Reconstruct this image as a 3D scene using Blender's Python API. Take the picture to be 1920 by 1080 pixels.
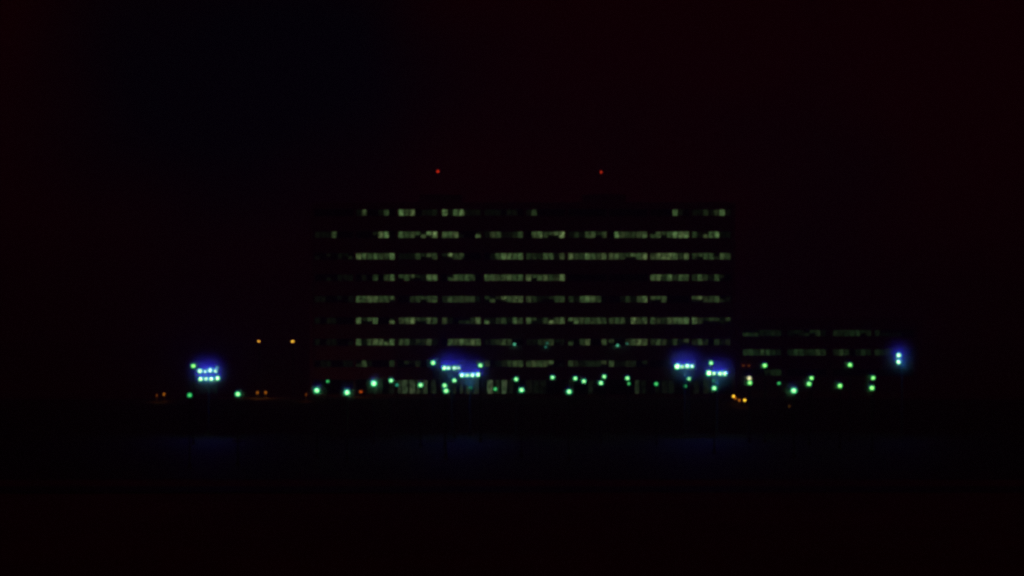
import bpy, bmesh, math, random
from mathutils import Vector
random.seed(7)
scene = bpy.context.scene
for o in list(bpy.data.objects):
    bpy.data.objects.remove(o)
COL = scene.collection

# ------------------------------------------------------------------ camera
F = 6000.0            # focal length in pixels of a 1920 px wide frame
CAM_Z = 14.0          # the picture is taken from a low rise
HOR = 605.0           # horizon row (1920x1080)
cam_d = bpy.data.cameras.new('camera')
cam = bpy.data.objects.new('camera', cam_d)
COL.objects.link(cam)
cam.location = (0, 0, CAM_Z)
cam.rotation_euler = (math.radians(90), 0, 0)
cam_d.sensor_width = 36.0
cam_d.lens = 36.0 * F / 1920.0
cam_d.shift_y = (HOR - 540.0) / 1920.0
cam_d.clip_start = 0.5
cam_d.clip_end = 9000.0
scene.camera = cam

# ------------------------------------------------------------------ night sky
world = bpy.data.worlds.new('World')
scene.world = world
world.use_nodes = True
wt = world.node_tree
wt.nodes.clear()
wo = wt.nodes.new('ShaderNodeOutputWorld')
bg = wt.nodes.new('ShaderNodeBackground')
tc = wt.nodes.new('ShaderNodeTexCoord')
nz = wt.nodes.new('ShaderNodeTexNoise')          # broad uneven sky glow: red over the town, blue-black away to the left
nz.inputs['Scale'].default_value = 9.0
nz.inputs['Detail'].default_value = 2.0
# one dark rift in the glow, up to the left
rift = wt.nodes.new('ShaderNodeVectorMath'); rift.operation = 'DISTANCE'
rift.inputs[1].default_value = (-0.088, 0.993, 0.080)
mrx = wt.nodes.new('ShaderNodeMapRange'); mrx.interpolation_type = 'SMOOTHSTEP'
mrx.inputs['From Min'].default_value = 0.005; mrx.inputs['From Max'].default_value = 0.105
mrx.inputs['To Min'].default_value = -0.06; mrx.inputs['To Max'].default_value = 0.33
addn = wt.nodes.new('ShaderNodeMath'); addn.operation = 'ADD'
ramp = wt.nodes.new('ShaderNodeValToRGB')
ramp.color_ramp.elements[0].position = 0.38
ramp.color_ramp.elements[0].color = (0.00055, 0.00040, 0.00150, 1)
ramp.color_ramp.elements[1].position = 0.78
ramp.color_ramp.elements[1].color = (0.00380, 0.00004, 0.00040, 1)
wt.links.new(tc.outputs['Generated'], nz.inputs['Vector'])
wt.links.new(tc.outputs['Generated'], rift.inputs[0])
wt.links.new(rift.outputs['Value'], mrx.inputs['Value'])
wt.links.new(mrx.outputs[0], addn.inputs[0]); wt.links.new(nz.outputs['Fac'], addn.inputs[1])
wt.links.new(addn.outputs[0], ramp.inputs['Fac'])
wt.links.new(ramp.outputs['Color'], bg.inputs['Color'])
wt.links.new(bg.outputs['Background'], wo.inputs['Surface'])
bg.inputs['Strength'].default_value = 1.2

# ------------------------------------------------------------------ exposure and render settings
scene.view_settings.view_transform = 'Standard'
scene.view_settings.look = 'None'
scene.view_settings.exposure = 0.0
scene.view_settings.gamma = 1.0
scene.view_settings.use_curve_mapping = False
cy = scene.cycles
cy.max_bounces = 3
cy.diffuse_bounces = 1
cy.glossy_bounces = 1
cy.transmission_bounces = 1
cy.volume_bounces = 0
cy.transparent_max_bounces = 8
cy.use_denoising = True
cy.pixel_filter_type = 'BLACKMAN_HARRIS'
cy.filter_width = 3.1          # soft long lens
cy.use_adaptive_sampling = False
scene.render.dither_intensity = 2.0

# ------------------------------------------------------------------ helpers
def at(px, py, d):
    """the point seen at pixel (px, py) of the 1920 frame, d metres away"""
    return Vector(((px - 960.0) * d / F, d, CAM_Z - (py - HOR) * d / F))

def tag(o, label=None, cat=None, group=None, kind=None):
    if label: o['label'] = label
    if cat: o['category'] = cat
    if group: o['group'] = group
    if kind: o['kind'] = kind
    return o

def empty(name, loc=(0, 0, 0), parent=None):
    o = bpy.data.objects.new(name, None)
    o.empty_display_size = 0.3
    COL.objects.link(o)
    o.parent = parent
    o.location = loc
    return o

def link(name, me, parent=None, loc=(0, 0, 0)):
    o = bpy.data.objects.new(name, me)
    COL.objects.link(o)
    o.parent = parent
    o.location = loc
    return o

def mesh_of(name, bm, mats, smooth=False):
    me = bpy.data.meshes.new(name)
    bmesh.ops.recalc_face_normals(bm, faces=bm.faces[:])
    bm.to_mesh(me)
    bm.free()
    for m in (mats if isinstance(mats, (list, tuple)) else [mats]):
        me.materials.append(m)
    if smooth:
        for p in me.polygons: p.use_smooth = True
    return me

def bx(bm, x0, x1, y0, y1, z0, z1, mi=0):
    vs = [bm.verts.new(p) for p in ((x0,y0,z0),(x1,y0,z0),(x1,y1,z0),(x0,y1,z0),(x0,y0,z1),(x1,y0,z1),(x1,y1,z1),(x0,y1,z1))]
    for f in ((0,1,2,3),(4,5,6,7),(0,1,5,4),(1,2,6,5),(2,3,7,6),(3,0,4,7)):
        fc = bm.faces.new([vs[i] for i in f])
        fc.material_index = mi

def lathe(bm, prof, n=12, axis='Z', c=(0,0,0), mi=0):
    """prof: list of (radius, height) along the axis"""
    rings = []
    for r, h in prof:
        ring = []
        for k in range(n):
            a = 2*math.pi*k/n
            u, v = r*math.cos(a), r*math.sin(a)
            p = (c[0]+u, c[1]+v, c[2]+h) if axis == 'Z' else ((c[0]+u, c[1]+h, c[2]+v) if axis == 'Y' else (c[0]+h, c[1]+u, c[2]+v))
            ring.append(bm.verts.new(p))
        rings.append(ring)
    for a, b in zip(rings, rings[1:]):
        for k in range(n):
            f = bm.faces.new((a[k], a[(k+1)%n], b[(k+1)%n], b[k])); f.material_index = mi
    for ring in (rings[0], rings[-1]):
        f = bm.faces.new(ring); f.material_index = mi

def ball(bm, r, c=(0,0,0), n=14, m=8, squash=1.0, mi=0):
    prof = [(max(r*math.sin(math.pi*i/m), 0.02*r), -r*squash*math.cos(math.pi*i/m)) for i in range(m+1)]
    lathe(bm, prof, n, 'Z', c, mi)

# ------------------------------------------------------------------ materials
def matte(name, c1, c2, rough=0.8, scale=3.0, bump=0.0, metal=0.0, spec=0.5):
    m = bpy.data.materials.new(name); m.use_nodes = True
    nt = m.node_tree; b = nt.nodes['Principled BSDF']
    t = nt.nodes.new('ShaderNodeTexCoord'); n = nt.nodes.new('ShaderNodeTexNoise')
    n.inputs['Scale'].default_value = scale; n.inputs['Detail'].default_value = 5
    r = nt.nodes.new('ShaderNodeValToRGB')
    r.color_ramp.elements[0].position = 0.3; r.color_ramp.elements[0].color = (*c1, 1)
    r.color_ramp.elements[1].position = 0.7; r.color_ramp.elements[1].color = (*c2, 1)
    nt.links.new(t.outputs['Object'], n.inputs['Vector'])
    nt.links.new(n.outputs['Fac'], r.inputs['Fac'])
    nt.links.new(r.outputs['Color'], b.inputs['Base Color'])
    b.inputs['Roughness'].default_value = rough
    b.inputs['Metallic'].default_value = metal
    b.inputs['Specular IOR Level'].default_value = spec
    if bump:
        bp = nt.nodes.new('ShaderNodeBump'); bp.inputs['Strength'].default_value = bump
        nt.links.new(n.outputs['Fac'], bp.inputs['Height']); nt.links.new(bp.outputs['Normal'], b.inputs['Normal'])
    return m

EM = 1.1          # lamps and rooms shine through some 500 m of haze
def glow(name, col, see=0.0):
    """the surface of a lit lamp; see > 0 lets the bulb behind shine through the diffuser"""
    m = bpy.data.materials.new(name); m.use_nodes = True
    nt = m.node_tree; nt.nodes.clear()
    o = nt.nodes.new('ShaderNodeOutputMaterial'); e = nt.nodes.new('ShaderNodeEmission')
    e.inputs['Color'].default_value = (*col, 1); e.inputs['Strength'].default_value = EM
    if see:
        mx = nt.nodes.new('ShaderNodeMixShader'); tr = nt.nodes.new('ShaderNodeBsdfTransparent')
        mx.inputs[0].default_value = see
        nt.links.new(e.outputs[0], mx.inputs[1]); nt.links.new(tr.outputs[0], mx.inputs[2])
        nt.links.new(mx.outputs[0], o.inputs['Surface'])
    else:
        nt.links.new(e.outputs[0], o.inputs['Surface'])
    m.cycles.emission_sampling = 'NONE'
    return m

def lit_room(name, level, gain=1.0, tint=(1, 1, 1)):
    """lit office seen through dusty tinted glass: uneven, greenish fluorescent light"""
    m = bpy.data.materials.new(name); m.use_nodes = True
    nt = m.node_tree; b = nt.nodes['Principled BSDF']
    b.inputs['Base Color'].default_value = (0.02, 0.025, 0.02, 1)
    b.inputs['Roughness'].default_value = 0.25
    t = nt.nodes.new('ShaderNodeTexCoord')
    oi = nt.nodes.new('ShaderNodeObjectInfo')
    add = nt.nodes.new('ShaderNodeVectorMath'); add.operation = 'MULTIPLY_ADD'
    nt.links.new(oi.outputs['Random'], add.inputs[0])
    add.inputs[1].default_value = (37.0, 11.0, 23.0)
    sc = nt.nodes.new('ShaderNodeVectorMath'); sc.operation = 'MULTIPLY'; sc.inputs[1].default_value = (2.0, 1.0, 0.7)
    nt.links.new(t.outputs['Object'], sc.inputs[0]); nt.links.new(sc.outputs[0], add.inputs[2])
    n = nt.nodes.new('ShaderNodeTexNoise'); n.inputs['Scale'].default_value = 1.9; n.inputs['Detail'].default_value = 3
    nt.links.new(add.outputs[0], n.inputs['Vector'])
    mr = nt.nodes.new('ShaderNodeMapRange')
    mr.inputs['From Min'].default_value = 0.32; mr.inputs['From Max'].default_value = 0.66
    mr.inputs['To Min'].default_value = 0.08; mr.inputs['To Max'].default_value = 2.0
    nt.links.new(n.outputs['Fac'], mr.inputs['Value'])
    L = (level / 9.0) ** 1.6 * gain
    mix = nt.nodes.new('ShaderNodeMix'); mix.data_type = 'RGBA'
    cA = (0.080*tint[0], 0.160*tint[1], 0.054*tint[2]); cB = (0.102*tint[0], 0.155*tint[1], 0.056*tint[2])
    mix.inputs[6].default_value = (*cA, 1); mix.inputs[7].default_value = (*cB, 1)
    n2 = nt.nodes.new('ShaderNodeTexNoise'); n2.inputs['Scale'].default_value = 0.35
    nt.links.new(add.outputs[0], n2.inputs['Vector'])
    mr2 = nt.nodes.new('ShaderNodeMapRange'); mr2.inputs['From Min'].default_value = 0.38; mr2.inputs['From Max'].default_value = 0.62
    nt.links.new(n2.outputs['Fac'], mr2.inputs['Value'])
    nt.links.new(mr2.outputs[0], mix.inputs[0])
    nt.links.new(mix.outputs[2], b.inputs['Emission Color'])
    ml = nt.nodes.new('ShaderNodeMath'); ml.operation = 'MULTIPLY'; ml.inputs[1].default_value = L*EM
    rv = nt.nodes.new('ShaderNodeMapRange'); rv.inputs['To Min'].default_value = 0.5; rv.inputs['To Max'].default_value = 1.3
    nt.links.new(oi.outputs['Random'], rv.inputs['Value'])
    m3 = nt.nodes.new('ShaderNodeMath'); m3.operation = 'MULTIPLY'
    nt.links.new(mr.outputs[0], m3.inputs[0]); nt.links.new(rv.outputs[0], m3.inputs[1])
    nt.links.new(m3.outputs[0], ml.inputs[0]); nt.links.new(ml.outputs[0], b.inputs['Emission Strength'])
    m.cycles.emission_sampling = 'NONE'
    return m

M_wall = matte('precast_concrete', (0.58, 0.36, 0.31), (0.66, 0.42, 0.36), 0.85, 0.6)
M_pier = matte('pier_concrete', (0.60, 0.38, 0.33), (0.68, 0.44, 0.38), 0.8, 0.8)
M_roof = matte('roof_gravel', (0.12, 0.12, 0.12), (0.2, 0.19, 0.18), 0.9, 4)
M_frame = matte('bronze_frame', (0.05, 0.045, 0.04), (0.09, 0.08, 0.07), 0.4, 5, 0, 0.8)
M_blind = matte('blind_fabric', (0.10, 0.10, 0.09), (0.16, 0.16, 0.14), 0.9, 8)
M_glass = matte('dark_glass', (0.01, 0.011, 0.012), (0.02, 0.02, 0.022), 0.2, 2)
M_steel = matte('galvanised_steel', (0.30, 0.31, 0.32), (0.45, 0.46, 0.47), 0.45, 6, 0, 0.6)
M_polepaint = matte('dark_pole_paint', (0.035, 0.04, 0.04), (0.06, 0.065, 0.065), 0.6, 3)
M_black = matte('lamp_housing', (0.03, 0.03, 0.03), (0.06, 0.06, 0.06), 0.5, 6)
M_kerb = matte('kerb_concrete', (0.35, 0.36, 0.36), (0.55, 0.56, 0.55), 0.75, 2.5, 0.1)
M_paint = matte('road_paint', (0.45, 0.46, 0.45), (0.8, 0.8, 0.78), 0.6, 3)
M_asphalt = matte('asphalt', (0.030, 0.027, 0.025), (0.055, 0.048, 0.045), 0.75, 0.15, 0.15)
M_grass = matte('dark_field', (0.34, 0.15, 0.10), (0.48, 0.22, 0.15), 0.95, 0.05, 0.2)
M_conc = matte('footing_concrete', (0.25, 0.25, 0.25), (0.4, 0.4, 0.39), 0.85, 4)

# ------------------------------------------------------------------ haze
HAZE = 0.0008
m = bpy.data.materials.new('haze_air'); m.use_nodes = True
nt = m.node_tree; nt.nodes.clear()
o_ = nt.nodes.new('ShaderNodeOutputMaterial'); pv = nt.nodes.new('ShaderNodeVolumePrincipled')
pv.inputs['Color'].default_value = (0.95, 0.95, 0.97, 1)
pv.inputs['Density'].default_value = HAZE
pv.inputs['Anisotropy'].default_value = 0.5
nt.links.new(pv.outputs[0], o_.inputs['Volume'])
bm = bmesh.new(); bx(bm, -700, 700, -60, 2600, -1.3, 47)
hz = link('haze', mesh_of('haze', bm, m)); tag(hz, kind='stuff')

# ------------------------------------------------------------------ ground
def sheet(name, x0, x1, y0, y1, z, mat):
    bm = bmesh.new()
    vs = [bm.verts.new(p) for p in ((x0,y0,z),(x1,y0,z),(x1,y1,z),(x0,y1,z))]
    bm.faces.new(vs)
    return tag(link(name, mesh_of(name, bm, mat)), kind='structure')
# field: one sheet, gently uneven in front of the camera
bm = bmesh.new()
xs = [-690, -400, -200, -120, -80, -40, 0, 40, 80, 120, 200, 400, 690]
ys = [-50, 0, 40, 80, 120, 160, 200, 240, 280, 620, 900, 1400, 2590]
grid = [[bm.verts.new((x, y, (random.uniform(-0.25, 0.0) if 30 < y < 260 else -0.02))) for x in xs] for y in ys]
for j in range(len(ys)-1):
    for i in range(len(xs)-1):
        bm.faces.new((grid[j][i], grid[j][i+1], grid[j+1][i+1], grid[j+1][i]))
tag(link('ground', mesh_of('ground', bm, M_grass, True)), kind='structure')
sheet('car_park', -95, 135, 285, 585, 0.002, M_asphalt)
sheet('road', -690, 690, 264, 274, 0.002, M_asphalt)
bm = bmesh.new(); bx(bm, -60, 60, 586, 596, 0.0, 0.13)
tag(link('pavement', mesh_of('pavement', bm, M_kerb)), kind='structure')

# ------------------------------------------------------------------ windows
PX = 0.1                         # metres per pixel at the main facade (600 m)
FY = 600.0
def lit_set(prefix, gain, tint=(1,1,1)):
    return {k: lit_room('%s_%d' % (prefix, k), k, gain, tint) for k in range(1, 10)}
LIT = lit_set('lit_office', 1.5)
LOW = lit_set('lit_annexe', 0.68, (0.75, 1.0, 0.95))
LOBBY = lit_set('lit_lobby', 1.35, (1.1, 1.0, 1.3))
_cache = {}
def frame_mesh(w, h):
    k = ('f', round(w, 2), round(h, 2))
    if k not in _cache:
        bm = bmesh.new(); t = 0.075
        bx(bm, -w/2, w/2, -0.06, 0.06, -h/2, -h/2+t); bx(bm, -w/2, w/2, -0.06, 0.06, h/2-t, h/2)
        bx(bm, -w/2, -w/2+t, -0.058, 0.058, -h/2+t, h/2-t); bx(bm, w/2-t, w/2, -0.058, 0.058, -h/2+t, h/2-t)
        _cache[k] = mesh_of('window_frame', bm, M_frame)
    return _cache[k]
def pane_mesh(w, h, mat, tall=False):
    k = ('p', round(w, 2), round(h, 2), mat.name)
    if k not in _cache:
        bm = bmesh.new(); bx(bm, -w/2+0.075, w/2-0.075, 0.0, 0.02, -h/2+0.075, h/2-0.075)
        _cache[k] = mesh_of('pane', bm, mat)
    return _cache[k]
def blind_mesh(w, h, top):
    """roller blind let down over the upper part (top) or a half-height screen at the sill"""
    k = ('b', round(w, 2), round(h, 2), top)
    if k not in _cache:
        bm = bmesh.new()
        a, b = (0.02, h/2-0.05) if top else (-h/2+0.05, -0.04)
        n = 4; s = (b-a)/n
        for i in range(n):                       # slightly stepped slats
            bx(bm, -w/2+0.05, w/2-0.05, -0.035 - 0.008*(i % 2), -0.018, a+i*s+0.006, a+(i+1)*s)
        _cache[k] = mesh_of('blind', bm, M_blind)
    return _cache[k]
def decode(ch):
    if ch.isdigit(): return int(ch), 'F'
    if ch.islower(): return ord(ch)-96, 'T'      # light only in the upper half
    return ord(ch)-64, 'B'                       # light only in the lower half
def add_window(parent, x, y, z, w, h, lev, part, mats):
    f = link('window', frame_mesh(w, h), parent, (x, y, z))
    f.visible_shadow = True
    link('pane', pane_mesh(w, h, mats[lev]), f)
    if part != 'F':
        link('blind', blind_mesh(w, h, part == 'B'), f)
def bulk_windows(parent, items, mats):
    """all remaining small windows of a facade in one mesh"""
    bm = bmesh.new(); ml = [M_frame, M_glass, M_blind] + [mats[k] for k in range(1, 10)]
    for (x, y, z, w, h, lev, part) in items:
        t = 0.075
        bx(bm, x-w/2, x+w/2, y-0.06, y+0.06, z-h/2, z-h/2+t, 0); bx(bm, x-w/2, x+w/2, y-0.06, y+0.06, z+h/2-t, z+h/2, 0)
        bx(bm, x-w/2, x-w/2+t, y-0.058, y+0.058, z-h/2+t, z+h/2-t, 0); bx(bm, x+w/2-t, x+w/2, y-0.058, y+0.058, z-h/2+t, z+h/2-t, 0)
        bx(bm, x-w/2+t, x+w/2-t, y, y+0.02, z-h/2+t, z+h/2-t, 1 if lev == 0 else 2+lev)
        if part == 'B': bx(bm, x-w/2+.05, x+w/2-.05, y-0.04, y-0.018, z+0.02, z+h/2-.05, 2)
        if part == 'T': bx(bm, x-w/2+.05, x+w/2-.05, y-0.04, y-0.018, z-h/2+.05, z-0.04, 2)
    return tag(link('window_band', mesh_of('window_band', bm, ml), parent), kind='stuff')

# ------------------------------------------------------------------ main office block
STARTS = [590, 667, 747, 828.5, 908, 986, 1065, 1141, 1219, 1297]
GW = 73.0
ROWS_Y = [398.5, 440, 480.5, 520.5, 561, 601.3, 641.5, 682]
ROWS = [
 "0000000 1300150 8450112 7168111 1110110 1400000 0000000 0000000 0000510 1121261",
 "2115000 000b560 634dEh7 545A00F 1341124 0563cf7 13144c4 0643335 D4c5977 41D4611",
 "B0a01aC 5435337 1113bd3 bf34000 0167645 3225613 5337635 453cf46 3556624 3d55B53",
 "00B0121 0104035 e4cb166 0E44550 5435546 5c44427 0000000 0000000 5636254 3421 5b0".replace("3421 5b0", "34215b0"),
 "1100a01 4655 36e".replace("4655 36e", "465536e") + " 0023c34 2433331 cDbe444 331ab44 3147530 0012136 dc40000 de234B1",
 "2011000 6bd500F 356cc44 310BC26 E124143 5d13F46 d535444 3541634 6224566 62bdc1c",
 "202100B 71455D6 4512241 0536455 1224300 11223a1 D044004 c002454 242141c 2320312",
 "0110011 B410003 0ba2010 1113113 3012344 3443e0A 321222c 411220b 0000000 0000000",
]
bx0, bx1 = (584-960)*PX, (1376-960)*PX
BD = 22.0
block = empty('office_building', (0, FY+BD/2, 0))
tag(block, 'long nine storey office block with rows of dim green lit windows', 'office building')
def P(name, bm, mat, parent=block, **k):
    me = mesh_of(name, bm, mat)
    me.transform(__import__('mathutils').Matrix.Translation((0, -(FY+BD/2), 0))) if parent is block else None
    o = link(name, me, parent)
    return tag(o, **k) if k else o
def zr(y): return CAM_Z - (y-HOR)*PX
WH = 1.30
# core behind the glazing
bm = bmesh.new(); bx(bm, bx0+0.3, bx1-0.3, FY+0.6, FY+BD, 0, 36.0); P('core', bm, M_wall)
# spandrels between the window bands, one per storey
zc = [zr(y) for y in ROWS_Y]
edges = [(zc[0]+WH/2, 36.6)] + [(zc[i+1]+WH/2, zc[i]-WH/2) for i in range(7)] + [(3.3, zc[7]-WH/2)]
for a, b in edges:
    bm = bmesh.new(); bx(bm, bx0+0.1, bx1-0.1, FY+0.05, FY+0.597, a, b)
    bx(bm, bx0+0.1, bx1-0.1, FY-0.02, FY+0.047, a, a+0.12)
    P('spandrel', bm, M_wall)
bm = bmesh.new(); bx(bm, bx0+0.1, bx1-0.1, FY+0.05, FY+0.597, 0, 0.62); P('plinth', bm, M_wall)
# structural piers between the bays
ends = [bx0] + [((STARTS[i]+GW-960)*PX + (STARTS[i+1]-960)*PX)/2 for i in range(9)] + [bx1]
for i, x in enumerate(ends):
    w = 0.19 if 0 < i < 10 else 0.28
    bm = bmesh.new(); bx(bm, x-w, x+w, FY-0.35, FY+0.594, 0, 36.2); P('pier', bm, M_pier)
# roof, parapet, plant rooms
bm = bmesh.new(); bx(bm, bx0+0.4, bx1-0.4, FY+0.61, FY+BD-0.1, 36.003, 36.25); P('roof', bm, M_roof)
bm = bmesh.new()
for px0 in (-17.5, 13.5):
    bm = bmesh.new(); bx(bm, px0, px0+8, FY+7, FY+15, 36.26, 38.1); bx(bm, px0-.3, px0+8.3, FY+6.7, FY+15.3, 38.103, 38.3)
    for k in range(3): bx(bm, px0+0.7+k*2.4, px0+2.3+k*2.4, FY+6.93, FY+6.997, 36.7, 37.8)
    P('plant_room', bm, M_wall)
# windows
cells = []
for r, row in enumerate(ROWS):
    mods = row.split()
    assert len(mods) == 10, (r, len(mods))
    for mi_, mod in enumerate(mods):
        assert len(mod) == 7, (r, mi_, mod)
        ww = GW*PX/7
        for k, ch in enumerate(mod):
            lev, part = decode(ch)
            if mi_ == 0 and lev > 1: lev -= 1
            x = (STARTS[mi_]-960)*PX + ww*(k+0.5)
            cells.append((x, 0.3-BD/2, zc[r], ww, WH, lev, part))
cells.sort(key=lambda c: -c[5] if c[6] == 'F' else -c[5]+0.5)
for c in cells[:300]:
    add_window(block, c[0], c[1], c[2], c[3]-0.02, c[4]-0.02, c[5], c[6], LIT)
bulk_windows(block, [(c[0], c[1], c[2], c[3]-0.02, c[4]-0.02, c[5], c[6]) for c in cells[300:]], LIT)
# lobby glazing along the ground floor
lobby = [(688,698,1),(699,707,2),(708,717,1),(729,740,1),(746,752,3),(753,765,5),(767,779,6),(780,791,2),(793,802,4),(808,818,2),
         (836,846,1),(847,856,2),(862,871,3),(873,885,2),(887,898,2),(905,911,1),(913,924,5),(925,937,3),(940,951,5),(953,963,1),(986,998,1),(999,1011,1),
         (1012,1024,1),(1066,1077,1),(1102,1113,1),(1190,1199,3),(1201,1212,1),(1227,1237,1),(1240,1252,1),(1253,1265,1),(1300,1311,1),(1318,1328,1),(1330,1341,1)]
used = set()
lobz, lobh = 1.96, 2.66
for a, b, lev in lobby:
    w = (b-a)*PX
    f = link('lobby_window', frame_mesh(w, lobh), block, ((a+b)/2*PX-96, 0.3-BD/2, lobz))
    link('pane', pane_mesh(w, lobh, LOBBY[lev]), f)
    bm = bmesh.new(); bx(bm, -w/2+0.05, w/2-0.05, -0.05, -0.005, -0.03, 0.03)
    link('transom', mesh_of('transom', bm, M_frame), f)
# dark infill between them
bm = bmesh.new(); bx(bm, bx0+0.1, bx1-0.1, FY+0.34, FY+0.597, 0.623, 3.297); P('lobby_backing', bm, M_glass)
# entrance canopy
bm = bmesh.new(); bx(bm, -9.5, 9.5, FY-3.2, FY-0.36, 3.35, 3.6)
for x in (-9.1, -3.1, 3.1, 9.1): bx(bm, x-0.12, x+0.12, FY-3.0, FY-2.76, 0.13, 3.348)
P('canopy', bm, M_wall)

# ------------------------------------------------------------------ low annexe on the right
AD = 650.0; A = AD/F
ann = empty('annexe_building', ((1550-960)*A, AD+8, 0))
tag(ann, 'low annexe right of the office block with two faint green window rows', 'office building')
ax0, ax1 = (1386-1550)*A, (1724-1550)*A
def PA(name, bm, mat):
    return link(name, mesh_of(name, bm, mat), ann)
az = [CAM_Z-(y-HOR)*A for y in (624.5, 660.8, 698.5)]
bm = bmesh.new(); bx(bm, ax0+0.2, ax1-0.2, -7.4, 8, 0, 14.4); PA('core', bm, M_wall)
sp = [(az[0]+.7, 14.9), (az[1]+.7, az[0]-.7), (az[2]+.7, az[1]-.7), (0, az[2]-.7)]
for a, b in sp:
    bm = bmesh.new(); bx(bm, ax0, ax1, -7.95, -7.403, a, b); PA('spandrel', bm, M_wall)
asx = [1393, 1477, 1562, 1640]
AROWS = ["DDD2222 1b1Bc31 22333b2 2AAAA00", "4534542 3452443 2430232 3230210", "0011020 0000000 0000000 0000000"]
AROWS[2] = "0000233 0000000 0000000 0000000"
aw = 72*A/7
for i, sx in enumerate([s-4.5 for s in asx] + [1720]):
    x = (sx-1550)*A
    bm = bmesh.new(); bx(bm, x-0.16, x+0.16, -8.25, -7.406, 0, 14.6); PA('pier', bm, M_pier)
dark = []
for r, row in enumerate(AROWS):
    for mi_, mod in enumerate(row.split()):
        for k, ch in enumerate(mod):
            lev, part = decode(ch)
            x = (asx[mi_]-1550)*A + aw*(k+0.5)
            if lev: add_window(ann, x, -7.7, az[r], aw-0.02, 1.38, lev, part, LOW)
            else: dark.append((x, -7.7, az[r], aw-0.02, 1.38, 0, 'F'))
bulk_windows(ann, dark, LOW)
bm = bmesh.new(); bx(bm, ax0+0.5, ax1-0.5, -7.3, 7.9, 14.403, 14.6); PA('roof', bm, M_roof)

# ------------------------------------------------------------------ lamps
def light(name, parent, loc, energy, col, radius=0.12, spot=None, aim=None):
    d = bpy.data.lights.new(name, 'SPOT' if spot else 'POINT')
    d.energy = energy; d.color = col; d.shadow_soft_size = radius
    if spot:
        d.spot_size = math.radians(spot); d.spot_blend = 1.0
    o = bpy.data.objects.new(name, d); COL.objects.link(o)
    o.parent = parent; o.location = loc
    if aim is not None:
        o.rotation_euler = Vector(aim).to_track_quat('-Z', 'Y').to_euler()
    return o

HALO_BLUE = (0.03, 0.0, 1.0)  # colour of the lights added to tint the mast halos
KB = 1.0
# shared emitters: vapour lamps; the arc tube is whitish, the frosted glass round it green and blue
def vap(tag_, s, g=1.0):
    return (glow('frosted_glass_'+tag_, (0.02*s, 1.15*s*g, 0.40*s), 0.45), glow('arc_tube_'+tag_, (2.5*s, 3.9*s*g, 1.2*s)))
V = {'xbig': vap('brightest', 1.45), 'big': vap('bright', 1.1), 'med': vap('medium', 0.95), 'small': vap('dim', 0.85), 'green': (glow('frosted_glass_green', (0.0, 0.55, 0.14), 0.45), glow('arc_tube_green', (0.35, 1.5, 0.35))),
     'teal': (glow('frosted_glass_teal', (0.0, 0.30, 0.18), 0.45), glow('arc_tube_teal', (0.12, 0.75, 0.42))),
     'faint': (glow('frosted_glass_faint', (0.0, 0.10, 0.07), 0.45), glow('arc_tube_faint', (0.03, 0.22, 0.15))),
     'lime': (glow('frosted_glass_lime', (0.04, 1.10, 0.22), 0.45), glow('arc_tube_lime', (2.1, 3.7, 0.75))),
     'warm': (glow('frosted_glass_warm', (0.8, 0.9, 0.35), 0.45), glow('arc_tube_warm', (3.5, 3.0, 1.6)))}
RAD = {'xbig': 0.36, 'big': 0.31, 'med': 0.27, 'small': 0.25, 'green': 0.24, 'teal': 0.24, 'faint': 0.2, 'warm': 0.29, 'lime': 0.28}
PWR = {'xbig': 1.0, 'big': 0.75, 'med': 0.5, 'small': 0.3, 'green': 0.12, 'teal': 0.06, 'faint': 0.0, 'warm': 0.6, 'lime': 0.5}

pm = {}
def pole_mesh(h, r=0.075):
    k = (round(h, 1), r)
    if k not in pm:
        bm = bmesh.new(); lathe(bm, [(r*1.9, 0.12), (r*1.9, 0.5), (r*1.25, 0.55), (r*0.7, h)], 10)
        pm[k] = mesh_of('pole', bm, M_polepaint, True)
    return pm[k]
bm = bmesh.new(); lathe(bm, [(0.28, -0.05), (0.28, 0.12), (0.24, 0.16)], 12); BASE = mesh_of('footing', bm, M_conc)
gm = {}
def globe_parts(root, h, kind):
    if kind not in gm:
        r = RAD[kind]
        bm = bmesh.new(); ball(bm, r, (0,0,0), 18, 12); gl = mesh_of('globe', bm, V[kind][0], True)
        bm = bmesh.new(); ball(bm, r*0.52, (0,0,0), 12, 8, 1.1); bu = mesh_of('bulb', bm, V[kind][1], True)
        bm = bmesh.new(); lathe(bm, [(0.05, -r-0.16), (0.13, -r-0.06), (0.15, -r+0.04), (0.12, -r+0.06)], 12)
        ho = mesh_of('collar', bm, M_black, True)
        bm = bmesh.new(); lathe(bm, [(0.16, r-0.03), (0.12, r+0.05), (0.03, r+0.09)], 12)
        ca = mesh_of('cap', bm, M_black, True)
        gm[kind] = (gl, bu, ho, ca)
    gl, bu, ho, ca = gm[kind]
    g = link('globe', gl, root, (0, 0, h))
    link('bulb', bu, g)
    link('collar', ho, root, (0, 0, h)); link('cap', ca, g)
    return g
def lamp_post(px, py, h, kind, label):
    d = (CAM_Z-h)*F/(py-HOR)
    p = at(px, py, d)
    root = empty('lamp_post', (p.x, p.y, 0))
    tag(root, label, 'lamp post', 'globe lamp posts around the car park')
    link('footing', BASE, root)
    r = RAD[kind]
    link('pole', pole_mesh(h-r-0.12), root)
    g = globe_parts(root, h, kind)
    if PWR[kind]:
        light('globe_light', g, (0, -r-0.06, 0), 60*PWR[kind]*KB, (0.10, 0.0, 1.0), r*0.5, spot=140, aim=(0, -1, 1.1))  # added blue light for the halo round the globe
    return root

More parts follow.
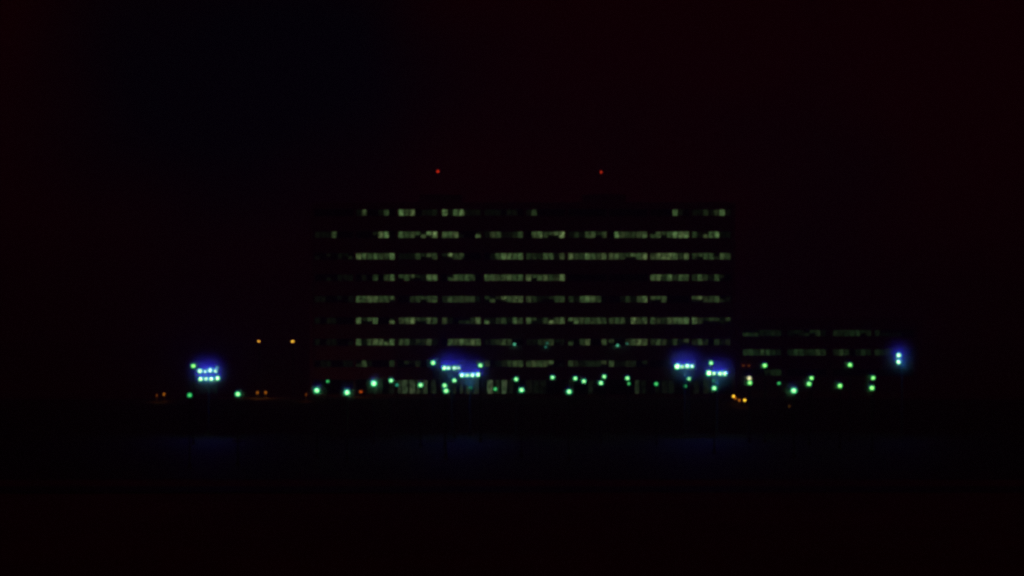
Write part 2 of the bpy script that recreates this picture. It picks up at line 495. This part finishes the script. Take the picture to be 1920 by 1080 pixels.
LP = [
 (362.6,686.3,9,'lime','tall globe lamp post just up left of the leftmost floodlight mast'),
 (355.6,741.0,7,'green','leftmost green globe lamp post, low and left below the leftmost mast'),
 (406.7,689.3,7,'small','small globe lamp post peeping over the right end of leftmost floodlight mast'),
 (446.0,739.0,7,'med','bright globe lamp post between leftmost floodlight mast and the pair of amber bollards'),
 (594.0,732.0,7,'big','bright white globe lamp post below the dark left end of the office block'),
 (614.4,715.0,5,'green','small green globe lamp post above right of a bright globe, below dark left bay'),
 (650.7,735.9,7,'big','low bright globe lamp post left of the red orange bollard light'),
 (701.0,719.0,7,'xbig','largest whitest globe lamp post, just left of the lit lobby'),
 (733.3,713.6,7,'med','green globe lamp post at the left end of the lit lobby windows'),
 (744.3,721.9,5,'teal','tiny teal globe lamp post touching the first lit lobby window'),
 (788.6,722.0,7,'med','globe lamp post in front of the left part of the lit lobby'),
 (812.1,680.3,9,'big','tall globe lamp post up left of the two overlapping floodlight masts'),
 (833.8,723.0,7,'med','upper globe of a close vertical pair below the middle floodlight mast'),
 (836.3,732.9,7,'med','lower globe of a close vertical pair below the middle floodlight mast'),
 (851.9,713.3,7,'med','globe lamp post right beneath the left of the two middle floodlight masts'),
 (900.7,685.2,9,'med','tall globe lamp post over the right end of the lower middle floodlight mast'),
 (881.8,727.1,5,'green','tiny green globe lamp post under the lower middle floodlight mast'),
 (928.7,729.6,5.5,'green','small green globe lamp post before the rightmost brightly lit lobby windows'),
 (967.7,711.1,7,'med','globe lamp post just right of the lit lobby, above another globe'),
 (977.9,731.4,7,'med','low globe lamp post just right of the lit lobby, below another globe'),
 (1036.0,707.7,7,'med','lone globe lamp post under the middle of the lowest lit window row'),
 (1067.0,734.5,7,'med','lowest globe lamp post in the gap right of the lit lobby'),
 (1078.8,709.6,7,'med','left globe of a slanting pair beneath the lowest lit window row'),
 (1094.8,714.8,7,'med','right and lower globe of a slanting pair beneath the lowest window row'),
 (1133.0,706.2,7,'med','upper right globe of the diagonal pair right of the slanting pair'),
 (1126.7,718.1,7,'med','lower left globe of the diagonal pair right of the slanting pair'),
 (1176.4,709.2,7,'med','globe lamp post directly above a small green globe, beside a faint lobby window'),
 (1178.5,719.3,5.5,'green','small green globe directly below a brighter one beside a faint lobby window'),
 (1230.4,720.0,7,'green','lone green globe lamp post left of the single row floodlight masts'),
 (1291.9,710.0,7,'med','globe lamp post right below the higher right hand floodlight mast'),
 (1284.7,724.0,5,'green','tiny green globe lamp post low beneath the higher right hand mast'),
 (1333.3,680.7,9,'med','tall globe lamp post standing over the lower right hand floodlight mast'),
 (1337.8,713.6,5,'green','tiny green globe lamp post just under the lower right hand mast'),
 (1339.3,727.9,7,'med','globe lamp post lowest beneath the lower right hand mast'),
 (1405.0,709.5,7,'warm','warm white globe lamp post touching a green one, near annexe corner'),
 (1406.0,717.7,7,'lime','green globe lamp post touching the underside of a warm white one'),
 (1433.9,685.4,9,'lime','tall globe lamp post before the left end of the annexe'),
 (1460.5,718.6,5,'green','tiny green globe lamp post below the annexe left of a bright low globe'),
 (1488.4,732.3,7,'big','bright low globe lamp post before the annexe'),
 (1521.6,709.1,7,'lime','upper globe of the leaning pair before the middle of the annexe'),
 (1516.8,719.8,7,'lime','lower globe of the leaning pair before the middle of the annexe'),
 (1574.9,723.4,7,'lime','single globe lamp post between two pairs before the annexe'),
 (1593.8,684.2,9,'lime','tall globe lamp post under the annexe window rows, right half'),
 (1637.0,708.6,7,'lime','upper globe of the rightmost vertical pair before the annexe'),
 (1635.0,727.5,7,'lime','lower globe of the rightmost vertical pair before the annexe'),
]
for a in LP: lamp_post(*a)


# floodlight masts ------------------------------------------------------------
fm = {}
HALOS = []
def flood_meshes(kind):
    if kind not in fm:
        r = RAD[kind]*1.14
        bm = bmesh.new(); lathe(bm, [(r*0.35, 0.42), (r*0.75, 0.30), (r+0.03, 0.02), (r+0.03, -0.03), (r, -0.03), (r*0.9, 0.05)], 16, 'Y')
        bx(bm, -0.05, 0.05, 0.1, 0.2, -r-0.16, -r*0.6)
        ho = mesh_of('floodlight', bm, M_black, True)
        bm = bmesh.new(); lathe(bm, [(r*0.99, -0.034), (r*0.8, -0.075), (r*0.02, -0.10)], 20, 'Y'); le = mesh_of('lens', bm, V[kind][0], True)
        bm = bmesh.new(); ball(bm, r*0.58, (0, 0.02-0.0, 0), 12, 8, 1.0); bu = mesh_of('bulb', bm, V[kind][1], True)
        fm[kind] = (ho, le, bu)
    return fm[kind]
def flood_mast(d, polepx, lamps, label, dy=0.0):
    """lamps: (px, py, kind)"""
    zs = [at(l[0], l[1], d).z for l in lamps]
    px = (polepx-960)*d/F
    root = empty('floodlight_mast', (px, d, 0)); tag(root, label, 'floodlight mast', 'floodlight masts over the car park')
    top = max(zs)
    link('footing', BASE, root)
    link('pole', pole_mesh(top-0.1, 0.11), root, (0, 0.35, 0))
    rows = {}
    for l in lamps:
        p = at(l[0], l[1], d)
        rows.setdefault(1 if l[1] < 703 and len(lamps) > 4 else 0, []).append((p, l[2]))
    for ls in rows.values():
        z = sum(p.z for p, _ in ls)/len(ls) - 0.45
        x0 = min(min(p.x for p, _ in ls)-px-0.25, -0.2); x1 = max(max(p.x for p, _ in ls)-px+0.25, 0.2)
        bm = bmesh.new(); bx(bm, x0, x1, 0.1, 0.22, z-0.06, z+0.06); bx(bm, -0.14, 0.14, 0.215, 0.5, z-0.1, z+0.1)
        link('crossbar', mesh_of('crossbar', bm, M_steel), root)
    for l in lamps:
        p = at(l[0], l[1], d)
        ho, le, bu = flood_meshes(l[2])
        f = link('floodlight', ho, root, (p.x-px, 0, p.z)); link('lens', le, f); link('bulb', bu, f)
        light('halo_light', f, (0, -0.25, 0), 215*PWR[l[2]]*KB, HALO_BLUE, RAD[l[2]]*0.5, spot=155, aim=(0, -1, 0.8))  # added blue light that tints the mast's halo, aimed up off the ground
    HALOS.append((sum(at(l[0], l[1], d).x for l in lamps)/len(lamps), d, sum(zs)/len(zs)+0.15, 4.0 if len(lamps) > 4 else 3.6 if len(lamps) > 2 else 3.2, 3.6 if len(lamps) > 4 else 3.3))
    light('added_spill_light', root, (0.0, -0.9, top-1.1), 14, (0.04, 0.40, 1.0), 0.2)  # extra teal light standing in for floodlight spill on pole and ground
    return root
flood_mast(400, 390.7, [(374.9,695.6,'big'),(384.8,696.7,'small'),(394.1,694.4,'big'),(404,695.6,'small'),
                        (376.4,710.3,'big'),(386.3,710,'med'),(396.2,710.3,'big'),(407.8,709,'big')],
           'floodlight mast with eight lamps in two rows, farthest from the office block')
flood_mast(402, 847, [(833.3,690,'big'),(841,690,'med'),(852.3,690,'big'),(860,690,'med')],
           'four lamp floodlight mast before lobby, higher and left of its overlapping neighbour')
flood_mast(396, 881.5, [(866.4,703.4,'big'),(875.9,703.7,'med'),(885.9,703.4,'big'),(896.3,702.5,'big')],
           'four lamp floodlight mast before lobby, lower and right of its overlapping neighbour')
flood_mast(398, 1284, [(1270,687,'xbig'),(1279.3,687.4,'small'),(1288.6,686.2,'big'),(1297.5,686.7,'med')],
           'four lamp floodlight mast before the right end of the block, the higher one')
flood_mast(402, 1345, [(1329.6,699.7,'xbig'),(1338.8,700,'med'),(1350,700.4,'big'),(1358.8,700.4,'big')],
           'four lamp floodlight mast at the right corner of the block, the lower one')
flood_mast(400, 1692, [(1684.9,666.2,'big'),(1684.5,678.5,'big')],
           'floodlight mast with two lamps one above the other beyond the annexe end')

# volumes added to imitate lens halos round the masts and brighter globes -----------
def halo_mat(name, dens):
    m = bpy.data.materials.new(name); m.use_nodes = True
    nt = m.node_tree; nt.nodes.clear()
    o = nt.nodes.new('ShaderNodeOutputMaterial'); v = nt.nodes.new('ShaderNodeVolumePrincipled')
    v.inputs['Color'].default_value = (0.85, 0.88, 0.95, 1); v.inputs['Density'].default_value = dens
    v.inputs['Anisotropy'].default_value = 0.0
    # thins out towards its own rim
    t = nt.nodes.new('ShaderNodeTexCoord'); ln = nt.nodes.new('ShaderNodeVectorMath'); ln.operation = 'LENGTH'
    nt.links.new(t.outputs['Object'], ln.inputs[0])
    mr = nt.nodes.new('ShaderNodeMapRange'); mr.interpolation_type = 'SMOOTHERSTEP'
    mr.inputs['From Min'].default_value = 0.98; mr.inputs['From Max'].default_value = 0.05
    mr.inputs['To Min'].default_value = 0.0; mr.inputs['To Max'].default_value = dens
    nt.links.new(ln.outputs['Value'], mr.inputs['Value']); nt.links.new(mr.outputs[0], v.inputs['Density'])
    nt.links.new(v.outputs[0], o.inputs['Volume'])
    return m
M_halo = halo_mat('halo_volume_mast', 0.36)
M_halo_globe = halo_mat('halo_volume_globe', 0.40)
bm = bmesh.new(); ball(bm, 1.0, (0, 0, 0), 20, 12); MB = mesh_of('halo_volume', bm, M_halo, True)
MB2 = MB.copy(); MB2.materials.clear(); MB2.materials.append(M_halo_globe)
for (x, y, z, rx, rz) in HALOS:
    o = tag(link('halo_volume', MB, None, (x, y, z)), kind='stuff'); o.scale = (rx, rx, rz)
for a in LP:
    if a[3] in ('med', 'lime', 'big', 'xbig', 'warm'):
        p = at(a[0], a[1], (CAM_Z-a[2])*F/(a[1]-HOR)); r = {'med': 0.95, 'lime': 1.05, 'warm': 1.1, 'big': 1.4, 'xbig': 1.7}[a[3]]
        p.x -= max(-0.3, min(0.4, (a[0]-960)*0.0007))          # shifted sideways to imitate the lens's blue colour fringe
        o = tag(link('halo_volume', MB2, None, p), kind='stuff'); o.scale = (r, r, r)

# amber street lamps ----------------------------------------------------------
AMB = glow('sodium_lamp', (2.2, 0.95, 0.10)); AMB2 = glow('sodium_lamp_bright', (3.6, 1.75, 0.16)); AMBD = glow('sodium_lamp_dim', (0.22, 0.05, 0.004)); ORR = glow('orange_red_lamp', (0.75, 0.10, 0.005))
AMBX = glow('sodium_bollard', (3.0, 1.7, 0.10)); AMBM = glow('sodium_bollard_mid', (0.62, 0.18, 0.01))
def street_lamp(px, py, mat, label):
    d = 590.0; p = at(px, py, d)
    root = empty('street_lamp', (p.x, p.y, 0)); tag(root, label, 'street lamp', 'amber street lamps left of the office block')
    link('footing', BASE, root); link('pole', pole_mesh(p.z+0.25, 0.09), root, (0, 0, 0))
    bm = bmesh.new(); bx(bm, -0.05, 0.05, -0.9, 0.0, p.z+0.17, p.z+0.27); link('arm', mesh_of('arm', bm, M_steel), root)
    bm = bmesh.new(); lathe(bm, [(0.10, p.z+0.30), (0.26, p.z+0.16), (0.27, p.z+0.10)], 14, 'Z', (0, -1.0, 0)); link('lamp_head', mesh_of('lamp_head', bm, M_black), root)
    bm = bmesh.new(); ball(bm, 0.22, (0, -1.0, p.z), 14, 8, 0.8); link('lens', mesh_of('lens', bm, mat, True), root)
street_lamp(486, 639.6, AMB, 'dimmer amber street lamp, the farther of two from the office block')
street_lamp(549.3, 639.7, AMB2, 'brighter amber street lamp, the nearer of two to the office block')

# low bollard lights ----------------------------------------------------------
bm = bmesh.new(); lathe(bm, [(0.09, 0.0), (0.09, 0.95), (0.11, 0.97)], 12); B_POST = mesh_of('post', bm, M_black)
bm = bmesh.new(); lathe(bm, [(0.14, 1.34), (0.14, 1.40), (0.03, 1.46)], 12); B_CAP = mesh_of('cap', bm, M_black)
bh = {}
def bollard(px, py, mat, r, power, label, z=1.16, col=(1.0, 0.32, 0.03)):
    d = (CAM_Z-z)*F/(py-HOR); p = at(px, py, d)
    root = empty('bollard_light', (p.x, p.y, 0)); tag(root, label, 'bollard light', 'low amber bollard lights')
    link('post', B_POST, root); link('cap', B_CAP, root)
    k = (mat.name, r)
    if k not in bh:
        bm = bmesh.new(); lathe(bm, [(r*0.6, 0.975), (r, 1.05), (r, 1.27), (r*0.6, 1.338)], 14); bh[k] = mesh_of('lamp_glass', bm, mat, True)
    link('lamp_glass', bh[k], root)
    if power: light('glow_light', root, (0, -0.5, 1.2), power, col, 0.1)
bollard(307.5, 739.3, AMBM, 0.17, 15, 'farthest amber bollard light, at the dark edge beyond the floodlights')
bollard(294.0, 741.5, AMBD, 0.13, 12, 'very faint amber bollard light beside the farthest one')
bollard(482.6, 736.0, AMBM, 0.17, 15, 'dimmer of the two amber bollards beside each other, left of the block')
bollard(497.9, 736.0, AMBM, 0.20, 15, 'clearer of the two amber bollards beside each other, left of the block')
bollard(574.0, 739.5, AMBD, 0.13, 11, 'faint brownish bollard light just left of a bright globe lamp')
bollard(676.6, 734.5, ORR, 0.24, 7, 'orange red bollard light between two big bright globe lamps')
bollard(1375.6, 743.0, AMBX, 0.20, 5, 'yellow bollard light, upper of three at the block right corner')
bollard(1378.6, 746.5, AMBM, 0.18, 3, 'orange bollard light touching the upper yellow one by the corner')
bollard(1386.2, 750.4, AMBM, 0.18, 3, 'dimmest middle bollard light of the bent amber line by the corner')
bollard(1396.3, 750.4, AMBX, 0.18, 5, 'yellow bollard light ending the bent amber line towards the annexe')
bollard(1480.0, 761.6, glow('sodium_lamp_faint', (0.07, 0.03, 0.004)), 0.15, 0, 'very dim amber bollard light below the bright low globe before annexe')

# wall lamps ------------------------------------------------------------------
def wall_lamp(px, py, d, kind, label, mat=None, group='teal lights on the office facade'):
    p = at(px, py, d)
    root = empty('wall_lamp', (p.x, d, p.z)); tag(root, label, 'wall lamp', group)
    bm = bmesh.new(); bx(bm, -0.12, 0.12, -0.05, 0.0, -0.25, 0.25); bx(bm, -0.04, 0.04, -0.3, -0.051, 0.2, 0.26); link('bracket', mesh_of('bracket', bm, M_black), root)
    r = RAD.get(kind, 0.2)
    bm = bmesh.new(); ball(bm, r, (0, -0.36, 0), 14, 8); link('lamp_glass', mesh_of('lamp_glass', bm, mat or V[kind][1], True), root)
wl = FY-0.05  # teal points on the facade, each built as bracket and glowing ball
wall_lamp(964.7, 645.5, wl, 'teal', 'teal light at the right end of a lit run, second window row up')
wall_lamp(1025.9, 643.4, wl, 'faint', 'upper of two faint teal lights close together on the block')
wall_lamp(1023.3, 650.4, wl, 'faint', 'lower of two faint teal lights close together on the block')
wall_lamp(1157.8, 647.7, wl, 'teal', 'clear teal light below a dark bay, second window row up')
wall_lamp(1175.9, 644.4, wl, 'faint', 'faint teal light just right of the clear teal one')
for i, px in enumerate((1393.5, 1404)):
    wall_lamp(px, 685.4, AD-0.27, 'x', ['dim orange wall lamp at the very corner of the annexe', 'dim orange wall lamp second from the annexe corner'][i], glow('orange_wall_lamp%d' % i, (0.16, 0.04, 0.004)), 'orange wall lamps on the annexe')

# red obstruction lights on the roof -----------------------------------------
RED = glow('red_beacon', (1.05, 0.04, 0.01)); RED2 = glow('red_beacon_dimmer', (0.72, 0.035, 0.01))
def beacon(px, py, mat, label):
    d = FY+11.0; p = at(px, py, d); z0 = 38.3
    root = empty('obstruction_light', (p.x, d, z0)); tag(root, label, 'warning light', 'red warning lights on roof masts')
    h = p.z-z0
    bm = bmesh.new(); lathe(bm, [(0.14, 0), (0.14, 0.1), (0.05, 0.12), (0.035, h-0.3)], 8); link('mast', mesh_of('mast', bm, M_steel), root)
    bm = bmesh.new(); lathe(bm, [(0.1, h-0.3), (0.18, h-0.24), (0.18, h-0.2)], 12); link('socket', mesh_of('socket', bm, M_black), root)
    bm = bmesh.new(); ball(bm, 0.23, (0, 0, h), 14, 8); link('lens', mesh_of('lens', bm, mat, True), root)
beacon(821, 321.5, RED, 'brighter red warning light on a thin roof mast, over the left half')
beacon(1127, 323.0, RED2, 'dimmer red warning light on a thin roof mast, over the right half')

# kerbed islands and painted bay lines caught by the floodlights ---------------
def island(px, py, length, w, label, ang=0.0):
    d = CAM_Z*F/(py-HOR); p = at(px, py, d)
    bm = bmesh.new(); n = max(2, int(length/0.95)); s = length/n
    root = empty('traffic_island', (p.x, d, 0)); root.rotation_euler.z = ang
    tag(root, label, 'traffic island', 'kerbed islands in the car park')
    for k in range(n):
        bm = bmesh.new(); x = -length/2+k*s; j = random.uniform(-.008, .008)
        bx(bm, x+0.01, x+s-0.01, -w/2+j, w/2+j, 0.0, 0.14+j)
        link('kerb_stone', mesh_of('kerb_stone', bm, M_kerb), root)
island(848, 811, 0.9, 0.9, 'short kerbed island before the two middle masts, left of a longer one')
island(869, 814, 2.6, 0.7, 'thin kerbed island before the two middle masts, the clearest in view')
island(912, 796, 2.0, 0.7, 'faint kerbed island farther back, right of the two middle masts')
island(826, 828, 3.6, 0.9, 'faint nearest kerbed island, below left of the middle masts')
island(1325, 795, 2.6, 0.7, 'faint kerbed island behind, below the right hand masts')
island(1300, 821, 5.6, 0.9, 'longest faint kerbed island before the two right hand masts')
island(403, 801, 1.6, 0.8, 'faint kerbed island just behind the leftmost floodlight mast')
island(445, 828, 1.2, 0.8, 'faint kerbed island before and right of the leftmost floodlight mast')
bm = bmesh.new()
for row_d in (330, 362, 378, 410, 426, 458, 474, 506):
    for k in range(-28, 44):
        x = k*2.6
        vs = [bm.verts.new(q) for q in ((x, row_d, 0.006), (x+0.1, row_d, 0.006), (x+0.1, row_d+4.8, 0.006), (x, row_d+4.8, 0.006))]
        bm.faces.new(vs)
tag(link('bay_markings', mesh_of('bay_markings', bm, M_paint)), kind='structure')
